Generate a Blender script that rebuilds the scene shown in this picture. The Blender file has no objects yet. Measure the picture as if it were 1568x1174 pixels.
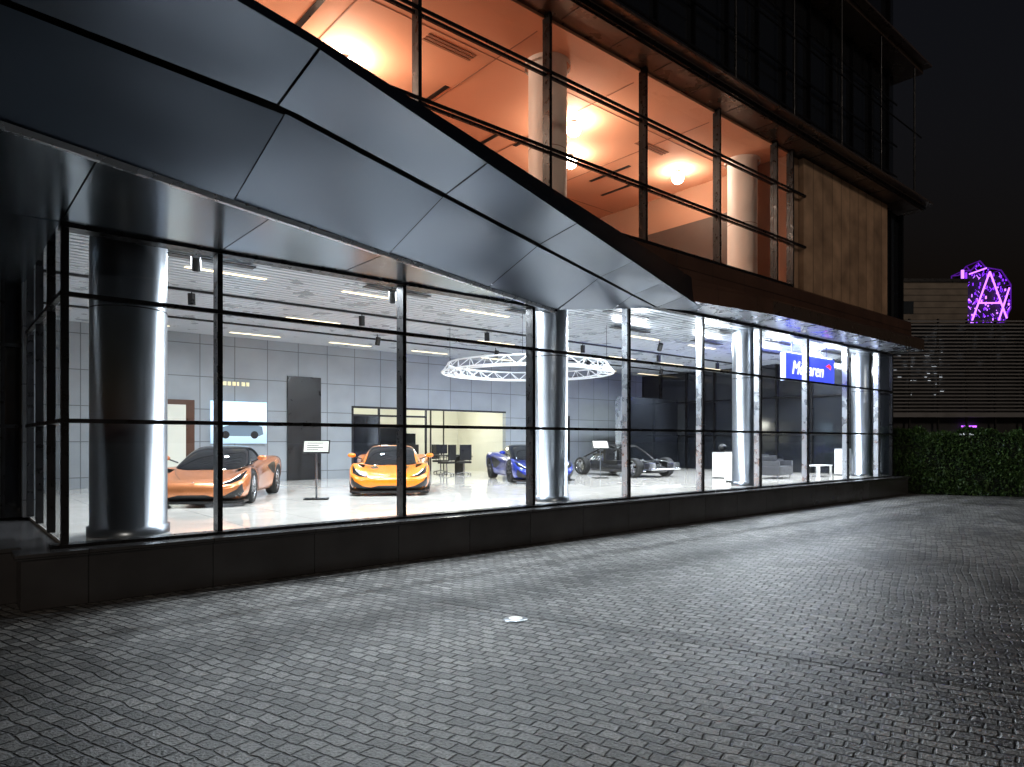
import bpy, math, random, bmesh
import numpy as np
from mathutils import Vector, Matrix
from mathutils.bvhtree import BVHTree
random.seed(7)
scene=bpy.context.scene
R=math.radians
# ---------------------------------------------------------------- helpers
def empty(name,loc=(0,0,0),rz=0):
    e=bpy.data.objects.new(name,None); scene.collection.objects.link(e)
    e.location=loc; e.rotation_euler=(0,0,rz); e.empty_display_size=.3
    return e
def principled(name,col,rough=.5,metal=0.,coat=0.,emit=None,estr=0.,spec=.5):
    m=bpy.data.materials.new(name); m.use_nodes=True
    b=m.node_tree.nodes['Principled BSDF']
    b.inputs['Base Color'].default_value=(*col,1); b.inputs['Roughness'].default_value=rough
    b.inputs['Metallic'].default_value=metal; b.inputs['Coat Weight'].default_value=coat
    b.inputs['Specular IOR Level'].default_value=spec
    if emit: b.inputs['Emission Color'].default_value=(*emit,1); b.inputs['Emission Strength'].default_value=estr
    return m
def N(m,t,**kw):
    n=m.node_tree.nodes.new(t)
    for k,v in kw.items(): setattr(n,k,v)
    return n
def L(m,a,b): m.node_tree.links.new(a,b)
def coords(m,swz='xy',rot=0.,scale=(1,1,1)):
    g=N(m,'ShaderNodeNewGeometry'); s=N(m,'ShaderNodeSeparateXYZ'); L(m,g.outputs['Position'],s.inputs[0])
    c=N(m,'ShaderNodeCombineXYZ')
    idx={'x':0,'y':1,'z':2}
    L(m,s.outputs[idx[swz[0]]],c.inputs[0]); L(m,s.outputs[idx[swz[1]]],c.inputs[1])
    mp=N(m,'ShaderNodeMapping'); mp.inputs['Rotation'].default_value=(0,0,rot); mp.inputs['Scale'].default_value=scale
    L(m,c.outputs[0],mp.inputs['Vector']); return mp.outputs[0]
def noisy(m,amount=.25,scale=3.,rough_amt=.15,bump=0.,stretch=(1,1,1),detail=5):
    b=m.node_tree.nodes['Principled BSDF']
    g=N(m,'ShaderNodeNewGeometry'); mp=N(m,'ShaderNodeMapping'); mp.inputs['Scale'].default_value=stretch
    L(m,g.outputs['Position'],mp.inputs['Vector'])
    n=N(m,'ShaderNodeTexNoise'); n.inputs['Scale'].default_value=scale; n.inputs['Detail'].default_value=detail
    L(m,mp.outputs[0],n.inputs['Vector'])
    c=b.inputs['Base Color'].default_value[:3]
    mx=N(m,'ShaderNodeMix',data_type='RGBA')
    mx.inputs[6].default_value=(*[v*(1-amount) for v in c],1); mx.inputs[7].default_value=(*[min(1,v*(1+amount)) for v in c],1)
    L(m,n.outputs['Fac'],mx.inputs[0]); L(m,mx.outputs[2],b.inputs['Base Color'])
    r=b.inputs['Roughness'].default_value
    mr=N(m,'ShaderNodeMapRange'); mr.inputs[1].default_value=.3; mr.inputs[2].default_value=.7
    mr.inputs[3].default_value=max(0,r-rough_amt); mr.inputs[4].default_value=min(1,r+rough_amt)
    L(m,n.outputs['Fac'],mr.inputs[0]); L(m,mr.outputs[0],b.inputs['Roughness'])
    if bump:
        bp=N(m,'ShaderNodeBump'); bp.inputs['Strength'].default_value=bump; bp.inputs['Distance'].default_value=.01
        L(m,n.outputs['Fac'],bp.inputs['Height']); L(m,bp.outputs[0],b.inputs['Normal'])
    return m
def panelled(name,col,swz,w,h,mortar=.012,rough=.5,offset=0.,dark=.25,var=.12,metal=0.,rot=0.,mott=.35):
    m=principled(name,col,rough,metal); b=m.node_tree.nodes['Principled BSDF']
    v=coords(m,swz,rot)
    t=N(m,'ShaderNodeTexBrick'); t.offset=offset; t.inputs['Scale'].default_value=1
    t.inputs['Brick Width'].default_value=w; t.inputs['Row Height'].default_value=h
    t.inputs['Mortar Size'].default_value=mortar; t.inputs['Mortar Smooth'].default_value=.1; t.inputs['Bias'].default_value=0
    t.inputs['Color1'].default_value=(*[c*(1-var) for c in col],1); t.inputs['Color2'].default_value=(*[min(1,c*(1+var)) for c in col],1)
    t.inputs['Mortar'].default_value=(*[c*dark for c in col],1)
    L(m,v,t.inputs['Vector'])
    n=N(m,'ShaderNodeTexNoise'); n.inputs['Scale'].default_value=1.2; n.inputs['Detail'].default_value=6
    L(m,v,n.inputs['Vector'])
    mr=N(m,'ShaderNodeMapRange'); mr.inputs[1].default_value=.3; mr.inputs[2].default_value=.7; mr.inputs[3].default_value=1-mott; mr.inputs[4].default_value=1.05
    L(m,n.outputs['Fac'],mr.inputs[0])
    sc=N(m,'ShaderNodeVectorMath',operation='SCALE'); L(m,t.outputs['Color'],sc.inputs[0]); L(m,mr.outputs[0],sc.inputs['Scale'])
    L(m,sc.outputs[0],b.inputs['Base Color'])
    bp=N(m,'ShaderNodeBump'); bp.inputs['Strength'].default_value=.5; bp.inputs['Distance'].default_value=.01; bp.invert=True
    L(m,t.outputs['Fac'],bp.inputs['Height']); L(m,bp.outputs[0],b.inputs['Normal'])
    return m
class MB:
    def __init__(s): s.v=[];s.f=[];s.mi=[];s.mats=[];s.smooth=[]
    def m(s,mat):
        if mat not in s.mats: s.mats.append(mat)
        return s.mats.index(mat)
    def add(s,vs,fs,mat,smooth=False):
        o=len(s.v); s.v+= [tuple(p) for p in vs]; i=s.m(mat)
        for f in fs: s.f.append([o+k for k in f]); s.mi.append(i); s.smooth.append(smooth)
    def box(s,x0,x1,y0,y1,z0,z1,mat,M=None):
        vs=[(x0,y0,z0),(x1,y0,z0),(x1,y1,z0),(x0,y1,z0),(x0,y0,z1),(x1,y0,z1),(x1,y1,z1),(x0,y1,z1)]
        if M is not None: vs=[M@Vector(p) for p in vs]
        s.add(vs,[(0,3,2,1),(4,5,6,7),(0,1,5,4),(1,2,6,5),(2,3,7,6),(3,0,4,7)],mat)
    def quad(s,a,b,c,d,mat): s.add([a,b,c,d],[(0,1,2,3)],mat)
    def tube(s,p0,p1,r,mat,n=8,r1=None,cap=True):
        p0=Vector(p0);p1=Vector(p1); d=(p1-p0)
        if d.length<1e-6: return
        q=d.to_track_quat('Z','Y').to_matrix(); r1=r if r1 is None else r1
        vs=[];fs=[]
        for k in range(n):
            a=2*math.pi*k/n; vs.append(p0+q@Vector((math.cos(a)*r,math.sin(a)*r,0)))
        for k in range(n):
            a=2*math.pi*k/n; vs.append(p1+q@Vector((math.cos(a)*r1,math.sin(a)*r1,0)))
        for k in range(n): fs.append((k,(k+1)%n,n+(k+1)%n,n+k))
        s.add(vs,fs,mat,True)
        if cap: s.add(vs[:n],[tuple(range(n))[::-1]],mat); s.add(vs[n:],[tuple(range(n))],mat)
    def sphere(s,c,r,mat,n=12,sc=(1,1,1)):
        vs=[];fs=[];m=n//2
        for i in range(m+1):
            t=math.pi*i/m
            for k in range(n):
                a=2*math.pi*k/n
                vs.append((c[0]+r*sc[0]*math.sin(t)*math.cos(a),c[1]+r*sc[1]*math.sin(t)*math.sin(a),c[2]+r*sc[2]*math.cos(t)))
        for i in range(m):
            for k in range(n): fs.append((i*n+k,i*n+n+k,i*n+n+(k+1)%n,i*n+(k+1)%n))
        s.add(vs,fs,mat,True)
    def lathe(s,prof,c,axis,mat,n=28):
        vs=[];fs=[]
        for r,t in prof:
            for k in range(n):
                a=2*math.pi*k/n
                if axis=='y': vs.append((c[0]+r*math.cos(a),c[1]+t,c[2]+r*math.sin(a)))
                else: vs.append((c[0]+r*math.cos(a),c[1]+r*math.sin(a),c[2]+t))
        for i in range(len(prof)-1):
            for k in range(n): fs.append((i*n+k,i*n+(k+1)%n,i*n+n+(k+1)%n,i*n+n+k))
        s.add(vs,fs,mat,True)
    def build(s,name,parent=None,bevel=0.):
        me=bpy.data.meshes.new(name); me.from_pydata(s.v,[],s.f)
        for m in s.mats: me.materials.append(m)
        me.polygons.foreach_set('material_index',s.mi); me.polygons.foreach_set('use_smooth',s.smooth); me.update()
        ob=bpy.data.objects.new(name,me); scene.collection.objects.link(ob)
        if parent: ob.parent=parent
        if bevel:
            b=ob.modifiers.new('bevel','BEVEL'); b.width=bevel; b.segments=2; b.limit_method='ANGLE'
        return ob
# ---------------------------------------------------------------- materials
def glassmat(name,tint,base=.05,power=5.):
    m=bpy.data.materials.new(name); m.use_nodes=True; nt=m.node_tree; nt.nodes.clear()
    o=N(m,'ShaderNodeOutputMaterial'); mix=N(m,'ShaderNodeMixShader'); tr=N(m,'ShaderNodeBsdfTransparent'); gl=N(m,'ShaderNodeBsdfGlossy')
    tr.inputs[0].default_value=(*tint,1); gl.inputs['Roughness'].default_value=.0
    lw=N(m,'ShaderNodeLayerWeight'); lw.inputs['Blend'].default_value=.5
    p=N(m,'ShaderNodeMath',operation='POWER'); p.inputs[1].default_value=power; L(m,lw.outputs['Facing'],p.inputs[0])
    a=N(m,'ShaderNodeMath',operation='MULTIPLY_ADD'); a.inputs[1].default_value=1-base; a.inputs[2].default_value=base; L(m,p.outputs[0],a.inputs[0])
    L(m,a.outputs[0],mix.inputs[0]); L(m,tr.outputs[0],mix.inputs[1]); L(m,gl.outputs[0],mix.inputs[2]); L(m,mix.outputs[0],o.inputs[0])
    return m
GLASS=glassmat('clear_glass',(.91,.95,.97),.08)
GLASS_UP=glassmat('upper_glass',(.9,.88,.85),.08)
BLACKMETAL=noisy(principled('black_aluminium',(.014,.014,.016),.35,.5),.2,8)
STEEL=noisy(principled('brushed_steel',(.27,.29,.32),.30,1.),.06,2,.02,detail=2)
CANOPY=noisy(principled('canopy_zinc',(.085,.105,.140),.30,.95),.25,.7,.025,0,detail=1)
CANOPY2=noisy(principled('canopy_zinc_soffit',(.26,.31,.37),.2,.95),.12,.8,.03,0,detail=1)
LIP=noisy(principled('canopy_lip',(.5,.53,.58),.3,.8),.1,4)
SOFW=noisy(principled('pale_lit_soffit_panel',(.5,.53,.6),.3,.6),.1,3)  # light metal, paled further in place of interior light reaching the soffit
DARKCORE=principled('dark_void',(.006,.006,.007),.8)
PLINTH=panelled('dark_granite',(.060,.058,.060),'xz',1.45,.62,.008,.25,0,.3)
BROWN=panelled('brown_granite_band',(.10,.05,.033),'xz',1.45,3.,.012,.35,0,.3)
STONE=panelled('travertine_panels',(.56,.36,.23),'xz',.62,5.2,.016,.6,0,.3,.14,mott=.5)
EAVE=noisy(principled('bronze_eave',(.13,.09,.07),.34,.5),.25,2)
DARKGLASS=noisy(principled('dark_window_glass',(.014,.016,.02),.08,.0,spec=.8),.2,1,.03)
FLOOR=panelled('showroom_floor_tile',(.80,.76,.70),'xy',1.2,1.2,.006,.06,0,.6,.03,mott=.12)
WALLP=panelled('grey_wall_panels',(.31,.335,.36),'xz',1.02,.98,.012,.42,0,.40,.06,mott=.12)
SLAT=noisy(principled('ceiling_slat',(.54,.58,.63),.35,.1),.08,2)
CREAM=noisy(principled('cream_plaster',(.70,.69,.60),.7),.06,2)
STRIP=principled('strip_light',(1,.9,.7),.5,emit=(1,.80,.50),estr=2.2)
BLACKP=noisy(principled('black_plastic',(.015,.015,.016),.4),.2,5)
WHITEP=noisy(principled('white_lacquer',(.8,.8,.8),.3),.04,3)
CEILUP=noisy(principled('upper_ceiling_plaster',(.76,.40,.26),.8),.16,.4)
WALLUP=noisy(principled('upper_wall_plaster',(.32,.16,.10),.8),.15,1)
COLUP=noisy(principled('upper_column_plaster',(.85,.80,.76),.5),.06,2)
LAMP=principled('lamp_emitter',(1,1,1),.5,emit=(1,.92,.78),estr=120)
# ---------------------------------------------------------------- ground paving
def paving(name='granite_setts',k=1.):
    m=principled(name,(.2,.19,.18),.5); b=m.node_tree.nodes['Principled BSDF']
    ang=R(-17.5)
    v0=coords(m,'xy',ang)
    def wob(sc,amp,det):
        nz=N(m,'ShaderNodeTexNoise'); nz.inputs['Scale'].default_value=sc; nz.inputs['Detail'].default_value=det; L(m,v0,nz.inputs['Vector'])
        sub=N(m,'ShaderNodeVectorMath',operation='SUBTRACT'); sub.inputs[1].default_value=(.5,.5,.5); L(m,nz.outputs['Color'],sub.inputs[0])
        scl=N(m,'ShaderNodeVectorMath',operation='SCALE'); scl.inputs['Scale'].default_value=amp; L(m,sub.outputs[0],scl.inputs[0]); return scl.outputs[0]
    add=N(m,'ShaderNodeVectorMath',operation='ADD'); L(m,v0,add.inputs[0]); L(m,wob(.9,.18,2),add.inputs[1])
    add2=N(m,'ShaderNodeVectorMath',operation='ADD'); L(m,add.outputs[0],add2.inputs[0]); L(m,wob(6,.05,2),add2.inputs[1])
    mp=N(m,'ShaderNodeMapping'); mp.inputs['Rotation'].default_value=(0,0,R(90)); L(m,add2.outputs[0],mp.inputs['Vector'])
    t=N(m,'ShaderNodeTexBrick'); t.offset=.5; t.inputs['Scale'].default_value=1
    t.inputs['Brick Width'].default_value=.175; t.inputs['Row Height'].default_value=.115; t.inputs['Mortar Size'].default_value=.014
    t.inputs['Mortar Smooth'].default_value=.7; t.inputs['Bias'].default_value=-.15
    t.inputs['Color1'].default_value=(.11*k,.106*k,.102*k,1); t.inputs['Color2'].default_value=(.36*k,.35*k,.33*k,1); t.inputs['Mortar'].default_value=(.016*k,.015*k,.013*k,1)
    L(m,mp.outputs[0],t.inputs['Vector'])
    n=N(m,'ShaderNodeTexNoise'); n.inputs['Scale'].default_value=.45; n.inputs['Detail'].default_value=6; n.inputs['Roughness'].default_value=.65; L(m,v0,n.inputs['Vector'])
    rp=N(m,'ShaderNodeMapRange'); rp.inputs[1].default_value=.32; rp.inputs[2].default_value=.68; rp.inputs[3].default_value=.45; rp.inputs[4].default_value=1.15; L(m,n.outputs['Fac'],rp.inputs[0])
    n2=N(m,'ShaderNodeTexNoise'); n2.inputs['Scale'].default_value=38; n2.inputs['Detail'].default_value=4; L(m,v0,n2.inputs['Vector'])
    rp2=N(m,'ShaderNodeMapRange'); rp2.inputs[1].default_value=.3; rp2.inputs[2].default_value=.7; rp2.inputs[3].default_value=.5; rp2.inputs[4].default_value=1.35; L(m,n2.outputs['Fac'],rp2.inputs[0])
    mu=N(m,'ShaderNodeMath',operation='MULTIPLY'); L(m,rp.outputs[0],mu.inputs[0]); L(m,rp2.outputs[0],mu.inputs[1])
    mx=N(m,'ShaderNodeVectorMath',operation='SCALE'); L(m,t.outputs['Color'],mx.inputs[0]); L(m,mu.outputs[0],mx.inputs['Scale'])
    L(m,mx.outputs[0],b.inputs['Base Color'])
    inv=N(m,'ShaderNodeMath',operation='MULTIPLY_ADD'); inv.inputs[1].default_value=-1.3; inv.inputs[2].default_value=1; L(m,t.outputs['Fac'],inv.inputs[0])
    hm=N(m,'ShaderNodeMath',operation='MULTIPLY_ADD'); hm.inputs[1].default_value=.7; L(m,n2.outputs['Fac'],hm.inputs[0]); L(m,inv.outputs[0],hm.inputs[2])
    sx=N(m,'ShaderNodeSeparateColor'); L(m,t.outputs['Color'],sx.inputs[0])
    hm2=N(m,'ShaderNodeMath',operation='MULTIPLY_ADD'); hm2.inputs[1].default_value=2.; L(m,sx.outputs[0],hm2.inputs[0]); L(m,hm.outputs[0],hm2.inputs[2])
    bp=N(m,'ShaderNodeBump'); bp.inputs['Strength'].default_value=1.; bp.inputs['Distance'].default_value=.022
    L(m,hm2.outputs[0],bp.inputs['Height']); L(m,bp.outputs[0],b.inputs['Normal'])
    rr=N(m,'ShaderNodeMapRange'); rr.inputs[3].default_value=.30; rr.inputs[4].default_value=.6; L(m,n.outputs['Fac'],rr.inputs[0]); L(m,rr.outputs[0],b.inputs['Roughness'])
    return m
g=MB(); g.quad((-600,-600,0),(900,-600,0),(900,900,0),(-600,900,0),paving()); g.build('paved_ground')
bd=MB(); a=R(17.5); ux=Vector((math.cos(a),math.sin(a),0))
bm_=paving('dark_band_setts',.4)
pA=Vector((4.05,-.55,.004)); dirc=Vector((math.sin(a),-math.cos(a),0)); pB=pA+dirc*14
bd.quad(pA-ux*.12,pB-ux*.12,pB+ux*.12,pA+ux*.12,bm_)
bd.build('paving_band')
u=MB(); u.lathe([(0.001,.012),(.085,.012),(.1,.008),(.13,.006),(.135,0)],(4.92,-4.3,.002),'z',STEEL)
u.lathe([(0.001,.016),(.078,.016)],(4.92,-4.3,.002),'z',principled('frosted_lens',(.9,.9,.85),.3,emit=(1,.95,.85),estr=.4))
uo=u.build('recessed_ground_light')
d=bpy.data.lights.new('uplight','SPOT'); d.energy=160; d.spot_size=R(75); d.spot_blend=.8; d.shadow_soft_size=.05; d.color=(.85,.93,1)
o=bpy.data.objects.new('uplight_lamp',d); scene.collection.objects.link(o); o.location=(4.92,-4.3,.03); o.rotation_euler=Vector((.62,.33,.8)).to_track_quat('-Z','Y').to_euler(); o.parent=uo
# ---------------------------------------------------------------- BUILDING
B=empty('showroom_building')
MX=[3.09,6.10,9.07,12.0,14.9,17.7,20.5,23.3,25.85]
FZ=.69; XL=1.26; XR=27.0; YB=11.6; CZ=5.2
p=MB()
p.box(.78,27.6,-.36,.2,0,.60,PLINTH)
p.box(.72,27.66,-.41,.12,.603,.665,PLINTH)
p.box(.84,27.6,.2,16,0,.64,PLINTH)
p.box(-9,.83,.22,16,0,.675,PLINTH)
p.box(1.1,27.4,-.10,.12,.668,.705,BLACKMETAL)
p.build('plinth',B)
f=MB(); f.box(XL,XR,.125,15.2,.645,FZ,FLOOR); f.build('showroom_floor',B)
gl=MB()
gl.quad((XL,0,.70),(XR,0,.70),(XR,0,5.2),(XL,0,5.2),GLASS)
gl.quad((XL,0.01,.70),(XL,4.0,.70),(XL,4.0,5.2),(XL,0.01,5.2),GLASS)
gl.build('ground_floor_glass',B)
fr=MB()
for x in MX:
    fr.box(x-.035,x+.035,-.05,-.006,.705,5.2,BLACKMETAL)
    fr.box(x-.03,x+.03,.006,.16,.705,5.2,LIP if x>10 else BLACKMETAL)
for z in (2.23,3.80):
    fr.box(XL-.07,XR,-.065,-.052,z-.028,z+.028,BLACKMETAL)
    fr.box(XL-.07,XR,.008,.04,z-.022,z+.022,BLACKMETAL)
    fr.box(XL-.07,XL-.008,-.05,4.0,z-.025,z+.025,BLACKMETAL)
fr.box(XL-.05,XL+.03,-.051,.05,.705,5.2,BLACKMETAL)
for y in (1.35,2.7,4.0): fr.box(XL-.05,XL+.05,y-.03,y+.03,.705,5.2,BLACKMETAL)
fr.box(XL-.06,9.7,-.07,.18,4.62,4.74,BLACKMETAL)
fr.box(9.72,XR,-.066,.1,5.12,5.19,BLACKMETAL)
fr.box(XR-.04,XR+.05,-.05,.06,.705,5.2,BLACKMETAL)
fr.build('glazing_frames',B)
c=MB()
for (cx,cy,r) in ((2.1,.72,.48),(10.2,.65,.37),(18.05,.65,.37),(26.0,.65,.34)):
    c.lathe([(r+.035,0),(r+.035,.12),(r,.125),(r,4.6)],(cx,cy,FZ),'z',STEEL,64)
    for z in (1.55,3.1): c.lathe([(r+.003,z-.008),(r+.003,z+.008)],(cx,cy,.69),'z',BLACKMETAL,64)
c.build('steel_columns',B)
w=MB()
w.box(XL,11.1,YB,YB+.2,FZ,CZ+.1,WALLP); w.box(18.1,XR,YB,YB+.2,FZ,CZ+.1,WALLP); w.box(11.1,18.1,YB,YB+.2,3.15,CZ+.1,WALLP)
w.box(XL-.1,XL+.1,4.06,YB,FZ,CZ+.1,WALLP)
w.box(8.8,9.95,YB-.06,YB-.003,FZ,4.1,BLACKP)
w.box(4.75,5.95,YB-.07,YB-.003,FZ,3.2,noisy(principled('walnut',(.08,.035,.02),.4),.3,6)); w.box(4.9,5.7,YB-.1,YB-.073,FZ,3.05,CREAM)
w.box(19.6,21.6,YB-.05,YB-.003,FZ,2.9,CREAM); w.box(20.58,20.62,YB-.07,YB-.052,FZ,2.9,BLACKP)
w.box(21.7,21.78,YB-.1,YB-.003,FZ,3.1,BLACKP)
w.box(11.0,18.2,15.0,15.15,FZ,3.4,CREAM); w.box(10.9,11.08,YB+.2,15,FZ,3.4,CREAM); w.box(18.12,18.3,YB+.2,15,FZ,3.4,CREAM)
w.box(10.9,18.3,YB+.2,15.15,3.41,3.5,CREAM)
for x in (11.16,12.2,13.3,14.2): w.box(x-.035,x+.035,YB+.02,YB+.08,FZ,3.15,BLACKP)
w.box(11.1,14.2,YB+.02,YB+.08,2.85,2.92,BLACKP); w.box(11.1,12.2,YB+.03,YB+.07,FZ,2.85,DARKGLASS)
w.box(12.9,14.2,13.4,13.46,FZ,2.5,DARKGLASS); w.box(15.2,15.8,14.88,14.96,FZ,2.3,DARKGLASS)
w.box(16.6,16.66,14.95,14.98,FZ,3.4,BLACKP); w.box(15.0,15.04,14.95,14.98,FZ,3.4,BLACKP); w.box(17.3,17.34,14.95,14.98,FZ,3.4,BLACKP)
w.box(11.1,18.1,YB-.02,YB+.01,3.13,3.2,BLACKP)
w.box(XR+.06,XR+.12,.1,YB,FZ,CZ+.1,DARKGLASS)
for y in (1.5,3,4.5,6,7.5,9,10.5): w.box(XR-.02,XR+.055,y-.04,y+.04,FZ,CZ,BLACKMETAL)
for z in (2.23,3.8): w.box(XR-.01,XR+.056,.1,YB,z-.03,z+.03,BLACKMETAL)
w.box(22.6,26.6,9.2,9.4,FZ,3.9,DARKGLASS); w.box(22.5,22.6,9.15,9.45,FZ,3.9,LIP)
w.build('showroom_walls',B)
ce=MB(); ce.box(XL,XR+.1,.18,YB+.1,CZ+.09,CZ+.16,BLACKP)
y=.2
while y<YB:
    ce.box(XL,XR,y,y+.15,CZ,CZ+.04,SLAT); y+=.215
for i,yy in enumerate((3.45,7.25,10.7)):
    x=3.55+(.6 if i else 0)-.3*i
    while x<26:
        if random.random()>.08: ce.box(x,x+1.5,yy-.06,yy+.06,CZ-.012,CZ-.002,STRIP)
        x+=3.15
for yy in (5.4,9.0): ce.box(XL,XR,yy-.03,yy+.03,CZ-.05,CZ-.002,BLACKP)
ce.build('slatted_ceiling',B)
tr=MB()
LC=(.88,.945,1.)
def spot(loc,target,energy,size,blend=.7,col=LC,rad=.07):
    d=bpy.data.lights.new('spot_lamp','SPOT'); d.energy=energy; d.spot_size=R(size); d.spot_blend=blend; d.color=col; d.shadow_soft_size=rad
    o=bpy.data.objects.new('spot_lamp',d); scene.collection.objects.link(o); o.location=loc
    o.rotation_euler=(Vector(target)-Vector(loc)).to_track_quat('-Z','Y').to_euler(); o.parent=B
    v=(Vector(target)-Vector(loc)).normalized(); l=Vector(loc)
    tr.tube(l-v*.26,l-v*.02,.075,BLACKP,12); tr.tube(l-v*.12,(l.x,l.y,CZ-.001),.014,BLACKP,6)
for x in (4.2,8.2,12.2,16.2,20.2,24.0): 
    spot((x,5.4,4.85),(x+.2,5.6,0),900,150,.8)
for x in (5.6,10.2,14.8,19.4,24.):
    spot((x,8.2,4.85),(x,9.6,.5),780,150,.9)
spot((3.4,2.2,4.85),(4.3,4.8,.9),420,50); spot((7.3,2.4,4.85),(8.5,4.6,.9),420,50); spot((12.6,3.0,4.85),(14.6,6.2,.9),420,50); spot((17.6,3.4,4.85),(19.4,6.2,.9),420,55)
# area lights added behind the glass to light the forecourt, staggered to soften shadows
for i,x in enumerate((3.7,5.6,7.5,9.4,11.3,13.2,15.1,17.,18.9,20.8,22.7,24.6,26.)):
    yy=1.05 if i%2 else 2.5
    d=bpy.data.lights.new('added_spill_light','AREA'); d.shape='RECTANGLE'; d.size=1.5; d.size_y=.22; d.energy=(230 if yy<2 else 165)*(1 if x<20 else 1.35); d.color=(.90,.955,1)
    o=bpy.data.objects.new('added_spill_light',d); scene.collection.objects.link(o); o.location=(x,yy,5.06); o.rotation_euler=(R(-26),0,0); o.parent=B
    tr.box(x-.78,x+.78,yy-.1,yy+.1,5.13,5.149,BLACKP)  # dark housing above each added area light
for x in (13,16.5):
    d=bpy.data.lights.new('office_lamp','POINT'); d.energy=95; d.color=(1,.97,.84); d.shadow_soft_size=.3
    o=bpy.data.objects.new('office_lamp',d); scene.collection.objects.link(o); o.location=(x,13.0,3.0); o.parent=B
tr.build('track_spotlights',B)
# ---- canopy
def L1(x):
    if x<=9.7: return Vector((x,-(9.7-x)*.311-.02,4.65))
    t=min(1,(x-9.7)/3.2); return Vector((x,-.08,4.65+.45*t)) if x<=12.9 else Vector((x,-.08,5.10+.14*(x-12.9)/2.15))
def L2(x):
    if x>12.9: return Vector((x,-.09,5.10+.14*(x-12.9)/2.15))
    if x>=2.55: return Vector((x,-(12.9-x)*.35-.09,5.10))
    return Vector((x,-3.71-(2.55-x)*.115,5.10))
def L3(x):
    if x>=2.35: return Vector((x,-(15.05-x)*.362-.1,5.24))
    return Vector((x,-4.70-(2.35-x)*.25,5.24))
cn=MB()
def strip(A,Bf,mat,xs,gap=.012,ins=(.0,.0),sub=1,sag=0.):
    for i in range(len(xs)-1):
        x0=xs[i]+gap;x1=xs[i+1]-gap
        if sub==1:
            a,b,c_,d=A(x0),A(x1),Bf(x1),Bf(x0)
            cn.quad(a+(d-a)*ins[0],b+(c_-b)*ins[0],c_+(b-c_)*ins[1],d+(a-d)*ins[1],mat); continue
        vs=[];fs=[];n=sub; ph=random.uniform(.5,1.5); tilt=random.uniform(-.025,.025)
        for j in range(n+1):
            for k in range(n+1):
                x=x0+(x1-x0)*j/n; t=ins[0]+(1-ins[0]-ins[1])*k/n
                q=A(x).lerp(Bf(x),t)
                q.z+=sag*ph*math.sin(math.pi*j/n)*math.sin(math.pi*k/n)+tilt*(j/n-.5)
                vs.append(q)
        for j in range(n):
            for k in range(n): fs.append((j*(n+1)+k,j*(n+1)+k+1,(j+1)*(n+1)+k+1,(j+1)*(n+1)+k))
        cn.add(vs,fs,mat,True)
strip(L1,L2,CANOPY,[-9,-6.5,-4.2,-1.9,.15,2.55,4.95,7.35,9.7],.012,(0,.02),12,.035)
strip(L1,L2,CANOPY,[9.7,11.4,12.9],.012,(0,.02),10,.018)
strip(L2,L3,CANOPY,[-9,-6.5,-4.2,-1.9,.15,2.45,4.95,7.35,9.7,11.4,12.9],.012,(.06,0),12,.028)
strip(L2,L3,CANOPY,[12.9,14,15.05],.012,(.02,0))
up=Vector((0,0,.085))
strip(lambda x:L1(x)+up,lambda x:L2(x)+up,DARKCORE,[-9,2.5,9.7,12.9],0)
strip(lambda x:L2(x)+up,lambda x:L3(x)+up*.68,DARKCORE,[-9,2.45,12.9,15.05],0)
strip(lambda x:L3(x)+Vector((0,0,.08)),lambda x:Vector((x,-.05,5.9)),CANOPY,[-9,2.35,15.05],0)
strip(L3,lambda x:L3(x)+Vector((0,0,.08)),CANOPY,[-9,2.35,15.05],0)
strip(lambda x:L1(x)+Vector((0,-.0,-.05)),lambda x:L1(x)+Vector((0,-.03,.0)),LIP,[-9,9.7],0)
strip(lambda x:L1(x)+Vector((0,.06,-.05)),lambda x:L1(x)+Vector((0,0,-.05)),LIP,[-9,9.7],0)
SJ=[-9,-6.5,-4.2,-1.9,.15,1.2,3.09,4.95,6.1,7.35,9.5]
def sofA(x): return Vector((x,-.072,4.66))
def sofB(x): return L1(x)+Vector((0,.05,.01))
strip(sofA,sofB,CANOPY2,SJ,.008,(0,0),8,.008)
strip(lambda x:sofA(x)+up*.6,lambda x:sofB(x)+up*.6,DARKCORE,[-9,9.6],0)
cn.box(-9,XL-.07,-.07,9,4.66,4.72,CANOPY2)
cn.build('folded_metal_canopy',B)
# ---- band above ground floor
bn=MB()
prof=[(-.50,6.36),(-.56,6.30),(-.58,5.80),(-.95,5.68),(-1.0,5.62),(-1.0,5.26),(-.1,5.2)]
profi=[(-.50,6.36),(-.56,6.30),(-.58,5.80),(-.59,5.68),(-.60,5.62),(-.60,5.27),(-.1,5.2)]
def extr(prof,x0,x1,mats,prof1=None):
    prof1=prof1 or prof
    for i in range(len(prof)-1):
        (y0,z0),(y1,z1)=prof[i],prof[i+1]; (y2,z2),(y3,z3)=prof1[i],prof1[i+1]
        bn.quad((x0,y0,z0),(x0,y1,z1),(x1,y3,z3),(x1,y2,z2),mats[i])
MT=[BROWN,BROWN,BROWN,BROWN,BROWN,SOFW]
extr(profi,13.6,16.6,MT,prof)
extr(prof,16.6,27.3,[BROWN,BROWN,BROWN,BROWN,EAVE,SOFW])
extr([(-.50,6.36),(-.56,6.30),(-.58,5.80),(-.2,5.7),(-.1,5.2)],-9,13.6,[BROWN]*4)
bn.add([(27.3,y,z) for y,z in prof]+[(27.3,0,6.3)],[tuple(range(8))],BROWN)
bn.box(-9,27.2,-.5,12,6.2,6.34,BROWN)
for x in np.arange(17.5,27,1.45): bn.box(x-.01,x+.01,-.99,-.15,5.235,5.25,BLACKP)
bn.build('stone_band_course',B)
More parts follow.
